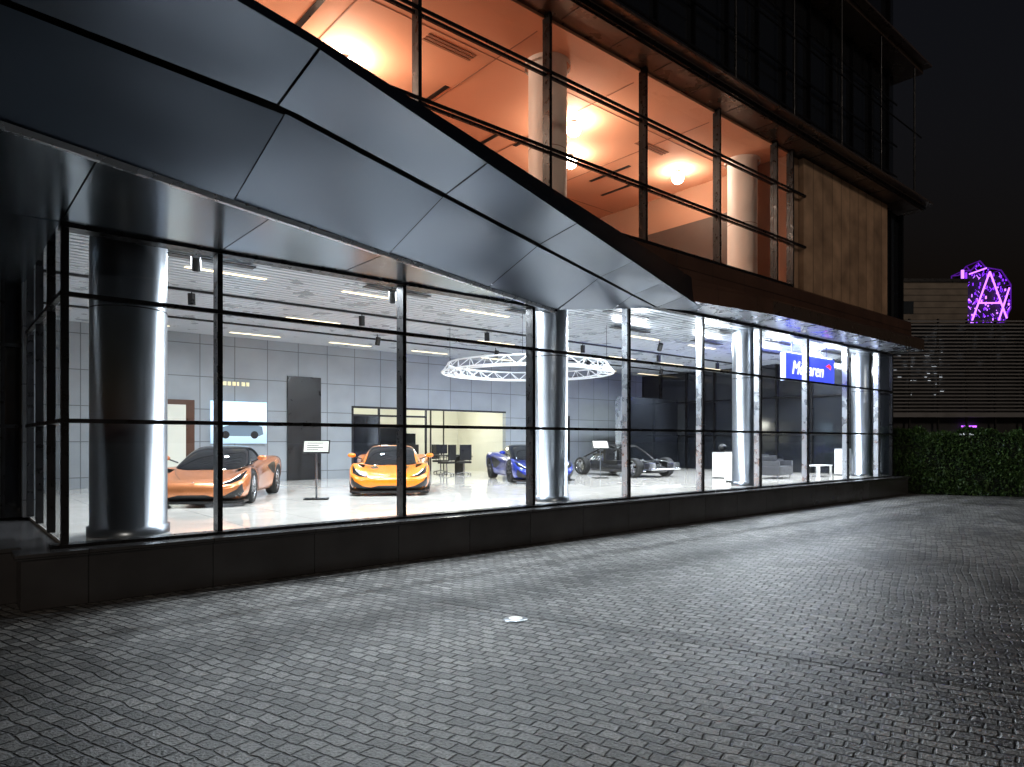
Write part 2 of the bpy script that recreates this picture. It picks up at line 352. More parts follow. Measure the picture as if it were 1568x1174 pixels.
# ---- upper floor
uy_=-.43; UF=6.36; UT=10.25
gu=MB(); gu.quad((-4,uy_,UF),(18.6,uy_,UF),(18.6,uy_,UT),(-4,uy_,UT),GLASS_UP); gu.build('upper_floor_glass',B)
uf=MB()
for x in [.1]+MX[:6]+[18.6]:
    uf.box(x-.035,x+.035,uy_-.10,uy_-.004,UF,UT,BLACKMETAL); uf.box(x-.03,x+.03,uy_+.004,uy_+.1,UF,UT,BLACKMETAL)
for z in (7.6,9.08):
    uf.box(-4,19.25,uy_-.13,uy_-.102,z-.03,z+.03,BLACKMETAL); uf.box(-4,18.6,uy_+.006,uy_+.06,z-.025,z+.025,BLACKMETAL)
    uf.box(18.7,19.3,uy_-.128,uy_-.06,z-.028,z+.028,BLACKMETAL)
uf.box(-4,18.6,uy_-.08,uy_+.08,UF-.03,UF+.06,BLACKMETAL)
uf.build('upper_floor_frames',B)
ur=MB()
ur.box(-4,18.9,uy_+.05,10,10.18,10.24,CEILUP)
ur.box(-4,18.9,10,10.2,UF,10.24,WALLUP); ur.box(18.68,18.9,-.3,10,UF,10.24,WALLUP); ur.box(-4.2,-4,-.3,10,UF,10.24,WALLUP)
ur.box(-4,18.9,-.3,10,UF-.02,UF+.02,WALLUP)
DP=noisy(principled('dark_partition',(.05,.03,.022),.5),.2,2)
ur.box(13,18.6,6.5,6.6,UF,9.2,DP); ur.box(18.55,18.66,1.4,6.5,UF,9.0,DP)
for x in (14.2,15.6,17.): ur.box(x-.03,x+.03,6.42,6.49,UF,9.2,CEILUP)
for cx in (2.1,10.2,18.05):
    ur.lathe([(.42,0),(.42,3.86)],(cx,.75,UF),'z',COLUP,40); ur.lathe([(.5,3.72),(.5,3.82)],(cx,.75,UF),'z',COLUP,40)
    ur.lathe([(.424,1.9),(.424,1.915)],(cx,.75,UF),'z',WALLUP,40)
for (x,y,l) in ((9.05,3.4,.5),(11.5,4.9,.9),(12.3,3.4,.9),(15.8,3.9,.8),(7.2,5.6,.9),(14.4,5.6,.8),(17,4.6,.7),(5.5,2.4,.6)):
    ur.box(x-.06,x+.06,y-l,y+l,10.165,10.178,BLACKP)
for (x,y) in ((8.2,1.6),(15.3,1.9)):
    for k in range(3): ur.box(x-.6,x+.6,y-.13+.1*k,y-.07+.1*k,10.162,10.178,WALLUP)
for y in (1.3,6.2): ur.box(-4,18.6,y-.012,y+.012,10.172,10.179,WALLUP)
for x in (3,6,9.2,12.2,15.2): ur.box(x-.012,x+.012,0,10,10.17,10.1785,WALLUP)
for (x,y,e) in ((6.7,3.3,190),(12.5,2.2,115),(13.9,3.7,70),(17.2,2.4,40),(3.0,3.2,120)):
    ur.sphere((x,y,9.96),.18,LAMP,20); ur.tube((x,y,10.1),(x,y,10.175),.09,BLACKP,16)
    d=bpy.data.lights.new('room_lamp','POINT'); d.energy=e; d.color=(1,.66,.46); d.shadow_soft_size=.13
    o=bpy.data.objects.new('room_lamp',d); scene.collection.objects.link(o); o.location=(x,y,9.55); o.parent=B
ur.build('upper_room',B)
us=MB()
us.box(19.25,25.3,-.5,-.3,UF,10.2,STONE)
us.box(18.72,19.22,-.36,-.1,UF,10.2,STONE)
us.box(25.32,26.9,-.30,-.1,UF,10.2,DARKGLASS); us.box(26.82,26.92,-.45,-.31,UF,10.2,BLACKMETAL); us.box(26.0,26.05,-.36,-.31,UF,10.2,BLACKMETAL)
us.box(-9,26.9,10.25,12,6.4,15.15,DARKCORE)
us.box(26.92,27.0,-.1,12,5.4,10.2,EAVE)
us.build('stone_end_wall',B)
ev=MB()
ev.box(-9,27.2,-1.0,12,10.262,10.75,EAVE)
ev.box(-9,27.25,-1.06,-1.003,10.30,10.42,BLACKMETAL); ev.box(-9,27.25,-1.06,-1.003,10.6,10.72,BLACKMETAL)
ev.box(-9,27.28,-1.3,-1.065,10.44,10.50,EAVE)
for x in np.arange(-8,27,1.45): ev.box(x-.01,x+.01,-.98,-.48,10.252,10.2615,BLACKP)
ev.box(-9,26.5,-.25,12,10.76,15.2,DARKGLASS)
for x in list(np.arange(-6.5,26.6,1.47)): ev.box(x-.03,x+.03,-.36,-.252,10.76,15.2,BLACKMETAL)
for z in (11.5,12.6,14.1): ev.box(-9,26.5,-.39,-.362,z-.03,z+.03,BLACKMETAL)
ev.box(-9,26.5,-.30,-.253,10.76,11.45,EAVE)
ev.box(-9,27.2,-1.0,12,15.22,15.65,EAVE); ev.box(-9,27.3,-1.25,-1.003,15.4,15.47,EAVE)
ev.box(-9,26.5,-.25,12,15.66,20,DARKGLASS)
for x in np.arange(-6.5,26.6,2.94): ev.box(x-.04,x+.04,-.4,-.252,15.66,20,BLACKMETAL)
ev.box(-9,27.2,-1,12,20.02,20.5,EAVE)
for x in (14.9,17.8,20.7,23.6,26.5): ev.tube((x,-.95,10.76),(x,-.95,15.2),.035,BLACKMETAL,8)
ev.tube((-9,-.97,12.9),(27.1,-.97,12.9),.025,BLACKMETAL,8)
ev.build('upper_storeys',B)
rc=MB()
rc.box(-9,XL-.08,4.3,4.4,.68,4.66,DARKGLASS)
for x in (-3,-1.5,0,.9): rc.box(x-.03,x+.03,4.22,4.29,.68,4.66,BLACKMETAL)
for z in (2.23,3.6): rc.box(-9,XL-.08,4.2,4.219,z-.03,z+.03,BLACKMETAL)
rc.build('entrance_recess',B)
# ---------------------------------------------------------------- CARS
TYRE=noisy(principled('tyre_rubber',(.015,.015,.015),.75),.2,20)
RIMM=noisy(principled('alloy_rim',(.35,.36,.38),.25,1.),.1,10)
CARGLASS=principled('car_glass',(.006,.007,.009),.04,spec=.6)
CARBON=noisy(principled('carbon_trim',(.012,.012,.013),.3),.3,60)
LED=principled('headlight_led',(1,1,1),.3,emit=(.9,.95,1),estr=2.)
CHROME=principled('machined_metal',(.6,.61,.63),.15,1.)
def paint(name,col,metal=.35):
    m=principled(name,col,.28,metal,1.); m.node_tree.nodes['Principled BSDF'].inputs['Coat Roughness'].default_value=.04
    noisy(m,.06,200,.03); return m
def wheel(mb,x,y,side,r=.335,w=.26,rim=RIMM):
    s=side
    mb.lathe([(r*.70,-w/2*s),(r*.93,-w/2*s),(r,-w*.36*s),(r,w*.36*s),(r*.93,w/2*s),(r*.72,w/2*s),(r*.70,w*.40*s),(r*.68,-w/2*s)],(x,y,r),'y',TYRE)
    mb.lathe([(r*.72,w*.47*s),(r*.66,w*.44*s),(r*.63,w*.1*s),(r*.63,-w*.4*s)],(x,y,r),'y',rim)
    mb.lathe([(.001,w*.02*s),(r*.5,w*.02*s)],(x,y,r),'y',CHROME); mb.lathe([(.001,-w*.02*s),(r*.66,-w*.02*s)],(x,y,r),'y',BLACKP)
    mb.lathe([(.001,w*.46*s),(r*.12,w*.45*s),(r*.16,w*.3*s)],(x,y,r),'y',rim,12)
    for k in range(10):
        a=2*math.pi*k/10+(.14 if k%2 else -.14)
        mb.tube((x+r*.1*math.cos(a),y+w*.38*s,r+r*.1*math.sin(a)),(x+r*.67*math.cos(a),y+w*.43*s,r+r*.67*math.sin(a)),.019,rim,6,.014)
def loft(name,secs,mats,fmat,parent,sub=2):
    n=len(secs[0]); vs=[p for s in secs for p in s]; fs=[];mi=[]
    for i in range(len(secs)-1):
        for k in range(n):
            fs.append((i*n+k,i*n+(k+1)%n,(i+1)*n+(k+1)%n,(i+1)*n+k)); mi.append(fmat(i,k))
    fs.append(tuple(range(n))[::-1]); mi.append(fmat(0,0)); fs.append(tuple(range((len(secs)-1)*n,len(secs)*n))); mi.append(fmat(len(secs)-2,0))
    me=bpy.data.meshes.new(name); me.from_pydata(vs,[],fs)
    for m in mats: me.materials.append(m)
    me.polygons.foreach_set('material_index',mi)
    ob=bpy.data.objects.new(name,me); scene.collection.objects.link(ob)
    bm=bmesh.new(); bm.from_mesh(me); bmesh.ops.recalc_face_normals(bm,faces=bm.faces); bm.to_mesh(me); bm.free()
    sm=ob.modifiers.new('s','SUBSURF'); sm.levels=sub; sm.render_levels=sub
    return ob
def bake(ob):
    dg=bpy.context.evaluated_depsgraph_get(); me=bpy.data.meshes.new_from_object(ob.evaluated_get(dg)); ob.modifiers.clear(); ob.data=me
    me.polygons.foreach_set('use_smooth',[True]*len(me.polygons)); return ob
BODY=[ # x, half width, sill z, fender z, centre z
 (2.28,.52,.20,.35,.38),(2.22,.76,.13,.43,.45),(2.05,.90,.11,.55,.51),(1.8,.96,.11,.66,.56),(1.55,.98,.11,.735,.61),
 (1.33,.985,.11,.77,.65),(1.05,.97,.11,.76,.70),(.7,.925,.11,.745,.76),(.2,.90,.11,.77,.80),(-.3,.91,.11,.80,.83),
 (-.75,.95,.12,.86,.87),(-1.1,1.0,.12,.90,.90),(-1.38,1.02,.13,.92,.92),(-1.75,1.01,.16,.91,.90),(-2.05,.96,.24,.87,.87),(-2.22,.86,.32,.80,.83),(-2.26,.7,.4,.74,.78)]
def make_car(loc,heading,pm,roof,rim,gt=False):
    root=empty('sports_car',(loc[0],loc[1],FZ+.003),heading)
    secs=[]
    for (x,w,zl,zf,zc) in BODY:
        if gt and x<0: zf+=.02; zc+=.03
        mid=(zl+zf)/2
        h=[(w*.80,zl),(w*.95,zl+.05),(w*(.965 if -.9<x<1 else 1),mid-.03),(w,mid+.12),(w*.985,zf-.07),(w*.90,zf-.005),(w*.74,zf*.5+zc*.5),(w*.5,zc-.005),(w*.25,zc)]
        secs.append([(x,0,zl)]+[(x,a_,b_) for a_,b_ in h]+[(x,0,zc+.005)]+[(x,-a_,b_) for a_,b_ in h[::-1]])
    body=loft('body',secs,[pm,BLACKP],lambda i,k:0,root)
    ct=MB()
    for x in (1.33,-1.33):
        for s in (1,-1):
            ct.tube((x,s*.62,.34),(x,s*1.3,.34),.385,pm,32)
    cut=ct.build('cut'); cut.data.materials.clear(); cut.data.materials.append(pm); cut.data.materials.append(BLACKP)
    cut.data.polygons.foreach_set('material_index',[1]*len(cut.data.polygons))
    bm=bmesh.new(); bm.from_mesh(cut.data); bmesh.ops.remove_doubles(bm,verts=bm.verts,dist=1e-5); bmesh.ops.recalc_face_normals(bm,faces=bm.faces); bm.to_mesh(cut.data); bm.free()
    bo=body.modifiers.new('b','BOOLEAN'); bo.object=cut; bo.solver='EXACT'; bo.operation='DIFFERENCE'
    bpy.context.view_layer.update(); bake(body); bpy.data.objects.remove(cut)
    body.parent=root
    vs=body.data.vertices; bvh=BVHTree.FromPolygons([v.co for v in vs],[tuple(p_.vertices) for p_ in body.data.polygons])
    G=[(1.20,.66,.60,.68),(1.02,.72,.66,.77),(.68,.75,.70,.93),(.32,.74,.72,1.075),(-.04,.72,.74,1.16),(-.42,.70,.77,1.185),(-.8,.68,.80,1.155),(-1.15,.62,.84,1.07),(-1.5,.52,.86,.98),(-1.85,.4,.86,.905)]
    gs=[]
    for (x,w,zb,zt) in G:
        hh=zt-zb; wt=w*(.80 if hh>.15 else .93)
        if gt and x<-.3: zt+=.01
        h=[(w,zb-.12),(w*1.0,zb+.02),(w*.93,zb+hh*.5),(wt,zt-.05*min(1,hh*4)),(wt*.8,zt-.012),(wt*.4,zt)]
        gs.append([(x,0,zb-.12)]+[(x,a_,b_) for a_,b_ in h]+[(x,0,zt+.003)]+[(x,-a_,b_) for a_,b_ in h[::-1]])
    def fm(i,k):
        top=k in (4,5,6,7,8,9)
        if top and 4<=i<=5: return 1
        if k in (3,10) and 1<=i<=6: return 1
        if i>=7: return 2
        return 0
    gh=loft('greenhouse',gs,[CARGLASS,roof,pm],fm,root); bpy.context.view_layer.update(); bake(gh); gh.parent=root
    d=MB()
    def patch(A,Bc,mat,axis='x',n=6,off=.006):
        for s in (1,-1):
            rows=[]
            for j in range(n+1):
                row=[]
                for (a0,b0),(a1,b1) in zip(A,Bc):
                    t=j/n; u_=a0+(a1-a0)*t; v_=b0+(b1-b0)*t
                    if axis=='x': o=Vector((4,s*u_,v_)); dr=Vector((-1,0,0))
                    elif axis=='-x': o=Vector((-4,s*u_,v_)); dr=Vector((1,0,0))
                    elif axis=='y': o=Vector((u_,s*4,v_)); dr=Vector((0,-s,0))
                    else: o=Vector((u_,s*v_,4)); dr=Vector((0,0,-1))
                    h_=bvh.ray_cast(o,dr)
                    row.append(None if h_[0] is None else h_[0]-dr*off)
                rows.append(row)
            for j in range(n):
                for k in range(len(A)-1):
                    q=[rows[j][k],rows[j][k+1],rows[j+1][k+1],rows[j+1][k]]
                    if all(z is not None for z in q): d.add(q,[(0,1,2,3)],mat,True)
    def dens(pts,n=8):
        out=[]
        for i in range(len(pts)-1):
            for j in range(n): t=j/n; out.append((pts[i][0]*(1-t)+pts[i+1][0]*t,pts[i][1]*(1-t)+pts[i+1][1]*t))
        return out+[pts[-1]]
    patch(dens([(.48,.445),(.66,.50),(.80,.60),(.87,.69)],4),dens([(.48,.435),(.70,.455),(.86,.53),(.89,.67)],4),CARGLASS)
    patch(dens([(.55,.462),(.68,.505),(.80,.60)],5),dens([(.55,.475),(.68,.522),(.79,.62)],5),LED,off=.011,n=2)
    patch(dens([(.42,.19),(.60,.23),(.80,.34),(.88,.45)],4),dens([(.42,.14),(.62,.13),(.82,.15),(.90,.28)],4),BLACKP)
    patch(dens([(0,.24),(.25,.24),(.43,.19)],4),dens([(0,.14),(.25,.14),(.43,.14)],4),BLACKP)
    patch(dens([(1.95,.30),(1.6,.48),(1.2,.60),(.98,.62)],4),dens([(1.95,.312),(1.6,.492),(1.2,.612),(.98,.632)],4),BLACKP,'z',1,.002)
    if not gt: patch(dens([(1.5,.26),(1.25,.34)],4),dens([(1.57,.42),(1.35,.50)],4),BLACKP,'z',3,.004)
    if gt: patch(dens([(-.45,.72),(-.75,.78),(-1.0,.80)],4),dens([(-.45,.68),(-.75,.56),(-.96,.50)],4),BLACKP,'y')
    else: patch(dens([(-.05,.60),(-.5,.70),(-.98,.76)],4),dens([(-.05,.58),(-.55,.40),(-.98,.38)],4),BLACKP,'y')
    patch(dens([(.85,.25),(.8,.5),(.72,.72)],4),dens([(.862,.25),(.812,.5),(.732,.72)],4),BLACKP,'y',1,.002)
    patch(dens([(1.0,.20),(-.9,.20)],10),dens([(1.0,.13),(-.9,.13)],10),CARBON,'y',1,.01)
    patch(dens([(0,.66),(.8,.68)],6),dens([(0,.40),(.7,.42)],6),BLACKP,'-x')
    sp=[(1.75,.94),(2.1,.92),(2.27,.74),(2.36,.38),(2.37,0)]
    full=sp+[(a_,-b_) for a_,b_ in sp[::-1][1:]]
    n=len(full); d.add([(a_,b_,.075) for a_,b_ in full]+[(a_,b_,.12) for a_,b_ in full],[tuple(range(n))[::-1],tuple(range(n,2*n))]+[(k,(k+1)%n,n+(k+1)%n,n+k) for k in range(n)],CARBON)
    for s in (1,-1):
        d.tube((.60,s*.74,.82),(.62,s*.94,.90),.016,CARBON,8); d.sphere((.64,s*.99,.92),.105,pm,14,(.5,1,.55)); d.sphere((.61,s*.99,.92),.095,CARGLASS,12,(.5,.95,.5))
    d.sphere((2.2,0,.475),.035,CHROME,10,(.5,1,.3))
    d.build('trim',root)
    wm=MB()
    for x in (1.33,-1.33):
        for s in (1,-1): wheel(wm,x,s*(.84 if x>0 else .86),s,.335 if x>0 else .345,.25,rim)
    wm.build('wheels',root)
    rl=MB(); rl.box(-2.24,-2.05,-.75,.75,.885,.90,CARBON); rl.build('tail_spoiler',root,.005)
    return root
DARKRIM=noisy(principled('dark_rim',(.06,.06,.065),.3,.9),.1,10)
OR1=paint('metallic_orange_paint',(.66,.23,.085),.55); OR2=paint('papaya_orange_paint',(.93,.25,.003),.0); BL=paint('blue_paint',(.008,.03,.34),.4)
make_car((4.97,5.9),R(-121),OR1,CARGLASS,RIMM,True)
make_car((9.35,5.9),R(-122),OR2,OR2,DARKRIM)
make_car((15.0,6.8),R(-116),BL,CARGLASS,DARKRIM)
rcx=empty('rolling_car_chassis',(19.75,6.7,FZ+.003),R(-95))
secs=[]
for (x,w,z0,z1) in ((2.0,.30,.18,.34),(1.7,.42,.14,.42),(1.1,.46,.12,.50),(.75,.70,.12,.52),(.1,.80,.12,.42),(-.5,.80,.12,.46),(-.9,.60,.12,.66),(-1.5,.42,.14,.66),(-2.0,.34,.2,.5)):
    secs.append([(x,0,z0),(x,w,z0),(x,w*1.03,(z0+z1)/2),(x,w*.88,z1),(x,0,z1-.03),(x,-w*.88,z1),(x,-w*1.03,(z0+z1)/2),(x,-w,z0)])
cb=loft('carbon_tub',secs,[CARBON],lambda i,k:0,rcx); bpy.context.view_layer.update(); bake(cb); cb.parent=rcx
q=MB()
for x in (1.36,-1.36):
    for s in (1,-1):
        wheel(q,x,s*.82,s,.34,.28,RIMM)
        for dx in (-.25,.25):
            for z in (.22,.42): q.tube((x+dx,s*.3,z),(x,s*.72,z-.02),.02,CHROME,6)
        q.tube((x,s*.35,.62),(x,s*.66,.25),.045,CHROME,10)
q.box(-1.3,-.75,-.35,.35,.55,.82,CHROME); q.box(-1.2,-.8,-.22,.22,.821,.90,BLACKP)
for k in range(4):
    for s in (1,-1): q.tube((-.78-k*.14,s*.25,.80),(-.85-k*.15,s*.5,.52),.028,CHROME,8) 
for s in (1,-1):
    pts=[(1.0,s*.66,.55),(.55,s*.62,.85),(.1,s*.55,1.10),(-.4,s*.52,1.13),(-.85,s*.5,.95),(-1.5,s*.48,.72),(-2.1,s*.45,.5)]
    for a_,b2 in zip(pts,pts[1:]): q.tube(a_,b2,.035,CARBON,8)
    q.box(1.75,2.05,s*.62-.16,s*.62+.16,.28,.52,CHROME)
    q.tube((2.05,s*.55,.5),(1.3,s*.42,.6),.025,CHROME,8)
    q.box(-.35,.25,s*.34-.2,s*.34+.2,.42,.56,BLACKP); q.box(-.5,-.36,s*.34-.2,s*.34+.2,.45,1.0,BLACKP)
for x,z,wd_ in ((1.0,.55,.66),(.1,1.10,.55),(-.4,1.13,.52)): q.tube((x,-wd_,z),(x,wd_,z),.03,CARBON,8)
q.tube((2.1,-.75,.3),(2.1,.75,.3),.035,CHROME,8); q.tube((-2.15,-.6,.4),(-2.15,.6,.4),.035,CHROME,8)
for s in (1,-1): q.tube((-1.3,s*.3,.45),(-2.25,s*.15,.55),.045,CHROME,10)
q.build('running_gear',rcx,.01)
# ---------------------------------------------------------------- interior objects
def infostand(x,y,h=1.16,rz=R(-30)):
    e=empty('information_stand',(x,y,FZ),rz); m=MB()
    m.box(-.26,.26,-.18,.18,.002,.025,BLACKMETAL); m.tube((0,0,.02),(0,0,h-.05),.022,STEEL,10)
    M=Matrix.Translation((0,0,h))@Matrix.Rotation(R(55),4,'X'); m.box(-.29,.29,-.17,.17,-.012,.012,BLACKMETAL,M); m.box(-.26,.26,-.14,.14,.0125,.016,CREAM,M)
    for k in range(4): m.box(-.2,.05+.1*(k%2),-.1+.06*k,-.08+.06*k,.0165,.0175,BLACKP,M)
    m.build('stand',e,.003)
infostand(6.45,4.2); infostand(17.6,5.9)
e=empty('backlit_poster',(7.25,11.53,2.55)); m=MB()
pm_=bpy.data.materials.new('poster_print'); pm_.use_nodes=True
b_=pm_.node_tree.nodes['Principled BSDF']; cr=N(pm_,'ShaderNodeValToRGB'); s_=N(pm_,'ShaderNodeSeparateXYZ'); g_=N(pm_,'ShaderNodeNewGeometry'); L(pm_,g_.outputs['Position'],s_.inputs[0])
mr=N(pm_,'ShaderNodeMapRange'); mr.inputs[1].default_value=1.9; mr.inputs[2].default_value=3.2; L(pm_,s_.outputs[2],mr.inputs[0]); L(pm_,mr.outputs[0],cr.inputs[0])
cr.color_ramp.elements[0].color=(.30,.42,.55,1); cr.color_ramp.elements[1].color=(.6,.82,1,1)
for pos,c_ in ((.42,(.5,.65,.78,1)),(.5,(.2,.3,.4,1)),(.56,(.65,.82,1,1))):
    k=cr.color_ramp.elements.new(pos); k.color=c_
L(pm_,cr.outputs[0],b_.inputs['Base Color']); L(pm_,cr.outputs[0],b_.inputs['Emission Color']); b_.inputs['Emission Strength'].default_value=1.0
m.box(-.85,.85,-.03,.03,-.65,.65,pm_)
sil=[(-.72,-.42),(-.76,-.26),(-.62,-.16),(-.34,-.10),(-.06,.04),(.25,.05),(.50,-.07),(.70,-.12),(.74,-.36),(.6,-.42)]
m.add([(a_,-.034,b_) for a_,b_ in sil],[tuple(range(len(sil)))],principled('print_ink_grey',(.12,.16,.2),.4,emit=(.1,.15,.2),estr=.8))
for cx in (-.42,.46): m.lathe([(.001,0),(.12,0)],(cx,-.037,-.38),'y',BLACKP,20)
m.add([(-.22,-.037,-.07),(-.03,-.037,.02),(.23,-.037,.025),(.4,-.037,-.06)],[(0,1,2,3)],BLACKP)
m.build('panel',e)
e=empty('wall_lettering',(7.0,11.56,3.75)); m=MB(); LW=principled('letter_warm',(1,.9,.6),.4,emit=(1,.9,.55),estr=.35)
for k,wd_ in enumerate((.09,.06,.09,.08,.09,.05,.09,.08)): m.box(-.5+k*.14,-.5+k*.14+wd_,-.03,.03,-.06,.06,LW)
m.build('letters',e)
e=empty('ring_chandelier',(12.7,4.2,3.88)); m=MB(); TW=principled('white_truss',(.85,.87,.9),.35,emit=(.8,.9,1),estr=.15)
def ring(r,z,t,n=56):
    for k in range(n):
        a0=2*math.pi*k/n;a1=2*math.pi*(k+1)/n
        m.tube((r*math.cos(a0),r*math.sin(a0),z),(r*math.cos(a1),r*math.sin(a1),z),t,TW,6,cap=False)
ring(2.4,0,.024); ring(2.05,0,.022); ring(2.22,.24,.024)
P=lambda r,a_,z:(r*math.cos(a_),r*math.sin(a_),z)
for k in range(26):
    a0=2*math.pi*k/26;a1=2*math.pi*(k+.5)/26;a2=2*math.pi*(k+1)/26
    m.tube(P(2.4,a0,0),P(2.22,a1,.24),.012,TW,5); m.tube(P(2.22,a1,.24),P(2.4,a2,0),.012,TW,5)
    m.tube(P(2.05,a0,0),P(2.22,a1,.24),.01,TW,5); m.tube(P(2.05,a0,0),P(2.4,a1,0),.01,TW,5)
for k in range(4):
    a0=math.pi/4+k*math.pi/2; m.tube((2.2*math.cos(a0),2.2*math.sin(a0),.24),(2.2*math.cos(a0),2.2*math.sin(a0),1.31),.007,BLACKP,5)
m.build('truss',e)
e=empty('illuminated_sign',(22.2,.75,4.35)); m=MB()
BLUE=principled('sign_blue',(.02,.05,.5),.3,emit=(.05,.08,.85),estr=1.3); m.box(-1.7,1.7,-.05,.08,-.42,.42,BLUE)
m.box(-1.76,-1.7,-.06,.09,-.45,.45,principled('sign_edge',(.8,.85,1),.3,emit=(.4,.5,1),estr=2)); m.box(-1.76,1.7,-.06,.09,.42,.46,STEEL)
for x in (-1.2,1.2): m.tube((x,0,.45),(x,0,.85),.015,BLACKP,6)
SW=principled('sign_red',(.8,.02,.02),.3,emit=(1,.03,.03),estr=2.5)
m.add([(1.0,-.07,.16),(1.25,-.07,.26),(1.42,-.07,.2),(1.36,-.07,.06),(1.28,-.07,.12),(1.15,-.07,.16)],[(0,1,2,3,4,5)],SW)
m.build('sign_box',e)
tc=bpy.data.curves.new('lettering','FONT'); tc.body='McLaren'; tc.size=.62; tc.extrude=.01; tc.align_x='CENTER'; tc.align_y='CENTER'
to=bpy.data.objects.new('lettering',tc); scene.collection.objects.link(to); to.parent=e; to.location=(-.25,-.07,-.03); to.rotation_euler=(R(90),0,0); tc.shear=.25
tc.materials.append(principled('letter_white',(1,1,1),.3,emit=(1,1,1),estr=1.6))
d=bpy.data.lights.new('sign_glow','AREA'); d.shape='RECTANGLE'; d.size=3.2; d.size_y=.08; d.energy=130; d.color=(.25,.3,1)
o=bpy.data.objects.new('sign_lamp',d); scene.collection.objects.link(o); o.parent=e; o.location=(0,-.12,.5); o.rotation_euler=(R(112),0,0)
def pedestal(x,y,w,h,topper):
    e=empty('display_pedestal',(x,y,FZ)); m=MB(); m.box(-w/2,w/2,-w/2,w/2,.04,h,WHITEP); m.box(-w/2+.03,w/2-.03,-w/2+.03,w/2-.03,0,.039,BLACKP); m.box(-w/2-.02,w/2+.02,-w/2-.02,w/2+.02,h+.001,h+.02,BLACKP)
    if topper:
        m.sphere((0,0,h+.16),.16,BLACKP,14,(1.1,.8,.85)); m.box(-.1,.1,-.16,-.1,h+.1,h+.2,CARGLASS)
    m.build('pedestal',e,.006)
pedestal(19.4,1.7,.6,.95,True); pedestal(26.2,1.4,.45,1.0,False); pedestal(20.9,3.2,.5,.9,True)
def bench(name,x,y,mat,w=1.5,h=.42):
    e=empty(name,(x,y,FZ),R(10)); m=MB(); m.box(-w/2,w/2,-.35,.35,.12,h,mat); m.box(-w/2,w/2,.2,.35,h+.002,h+.35,mat); m.box(-w/2,-w/2+.15,-.35,.198,h+.002,h+.18,mat); m.box(w/2-.15,w/2,-.35,.198,h+.002,h+.18,mat)
    for sx in (-1,1):
        for sy in (-1,1): m.tube((sx*(w/2-.1),sy*.28,0),(sx*(w/2-.1),sy*.28,.12),.02,CHROME,8)
    m.build('sofa_frame',e,.03)
GL_=noisy(principled('grey_leather',(.05,.052,.06),.4),.2,8)
bench('lounge_sofa',22.3,2.0,GL_); bench('lounge_sofa',24.4,3.4,GL_,1.2)
e=empty('coffee_table',(24.6,1.6,FZ)); m=MB(); m.box(-.5,.5,-.3,.3,.38,.42,WHITEP)
for sx in (-1,1):
    for sy in (-1,1): m.box(sx*.45-.03,sx*.45+.03,sy*.25-.03,sy*.25+.03,0,.379,WHITEP)
m.build('table_top',e)
def chair(x,y,rz):
    e=empty('office_chair',(x,y,FZ),rz); m=MB()
    m.box(-.24,.24,-.24,.24,.44,.52,BLACKP); m.box(-.23,.23,.22,.28,.56,1.15,BLACKP); m.tube((0,0,.1),(0,0,.44),.03,CHROME,8); m.tube((0,.2,.48),(0,.26,.62),.02,CHROME,6)
    for k in range(5):
        a_=2*math.pi*k/5; m.tube((0,0,.1),(.28*math.cos(a_),.28*math.sin(a_),.05),.02,CHROME,6); m.sphere((.28*math.cos(a_),.28*math.sin(a_),.03),.03,BLACKP,8)
    for s in (-1,1): m.tube((s*.26,-.1,.5),(s*.28,-.1,.68),.015,BLACKP,6); m.box(s*.28-.03,s*.28+.03,-.18,.18,.68,.71,BLACKP)
    m.build('chair_frame',e,.01)
chair(14.7,11.0,R(200)); chair(15.5,11.0,R(160)); chair(15.6,12.7,R(20)); chair(14.3,12.7,R(-30))
e=empty('desk',(15.1,11.85,FZ)); m=MB(); m.box(-.9,.9,-.35,.35,.72,.75,BLACKP); m.box(-.85,-.8,-.3,.3,0,.719,BLACKP); m.box(.8,.85,-.3,.3,0,.719,BLACKP); m.box(-.2,.3,.1,.13,.8,1.15,BLACKP); m.box(0,.06,.1,.13,.751,.8,BLACKP); m.build('desk_top',e)
# ---------------------------------------------------------------- hedge
lm=principled('hedge_leaf',(.05,.11,.03),.5); bb=lm.node_tree.nodes['Principled BSDF']
oi=N(lm,'ShaderNodeNewGeometry'); rmp=N(lm,'ShaderNodeValToRGB'); rmp.color_ramp.elements[0].color=(.02,.05,.014,1); rmp.color_ramp.elements[1].color=(.09,.17,.035,1)
L(lm,oi.outputs['Random Per Island'],rmp.inputs[0]); L(lm,rmp.outputs[0],bb.inputs['Base Color'])
he=MB(); hA=Vector((27.55,.1,0)); hB=Vector((29.2,-3.5,0)); hd=(hB-hA).normalized(); hn=Vector((-hd.y,hd.x,0))
if hn.x<0: hn=-hn
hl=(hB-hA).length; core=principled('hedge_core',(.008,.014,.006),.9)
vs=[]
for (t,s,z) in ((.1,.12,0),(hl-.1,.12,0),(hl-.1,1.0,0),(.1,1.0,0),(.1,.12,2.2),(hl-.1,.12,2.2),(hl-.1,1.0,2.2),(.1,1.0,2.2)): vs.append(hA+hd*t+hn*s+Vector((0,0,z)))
he.add(vs,[(0,3,2,1),(4,5,6,7),(0,1,5,4),(1,2,6,5),(2,3,7,6),(3,0,4,7)],core)
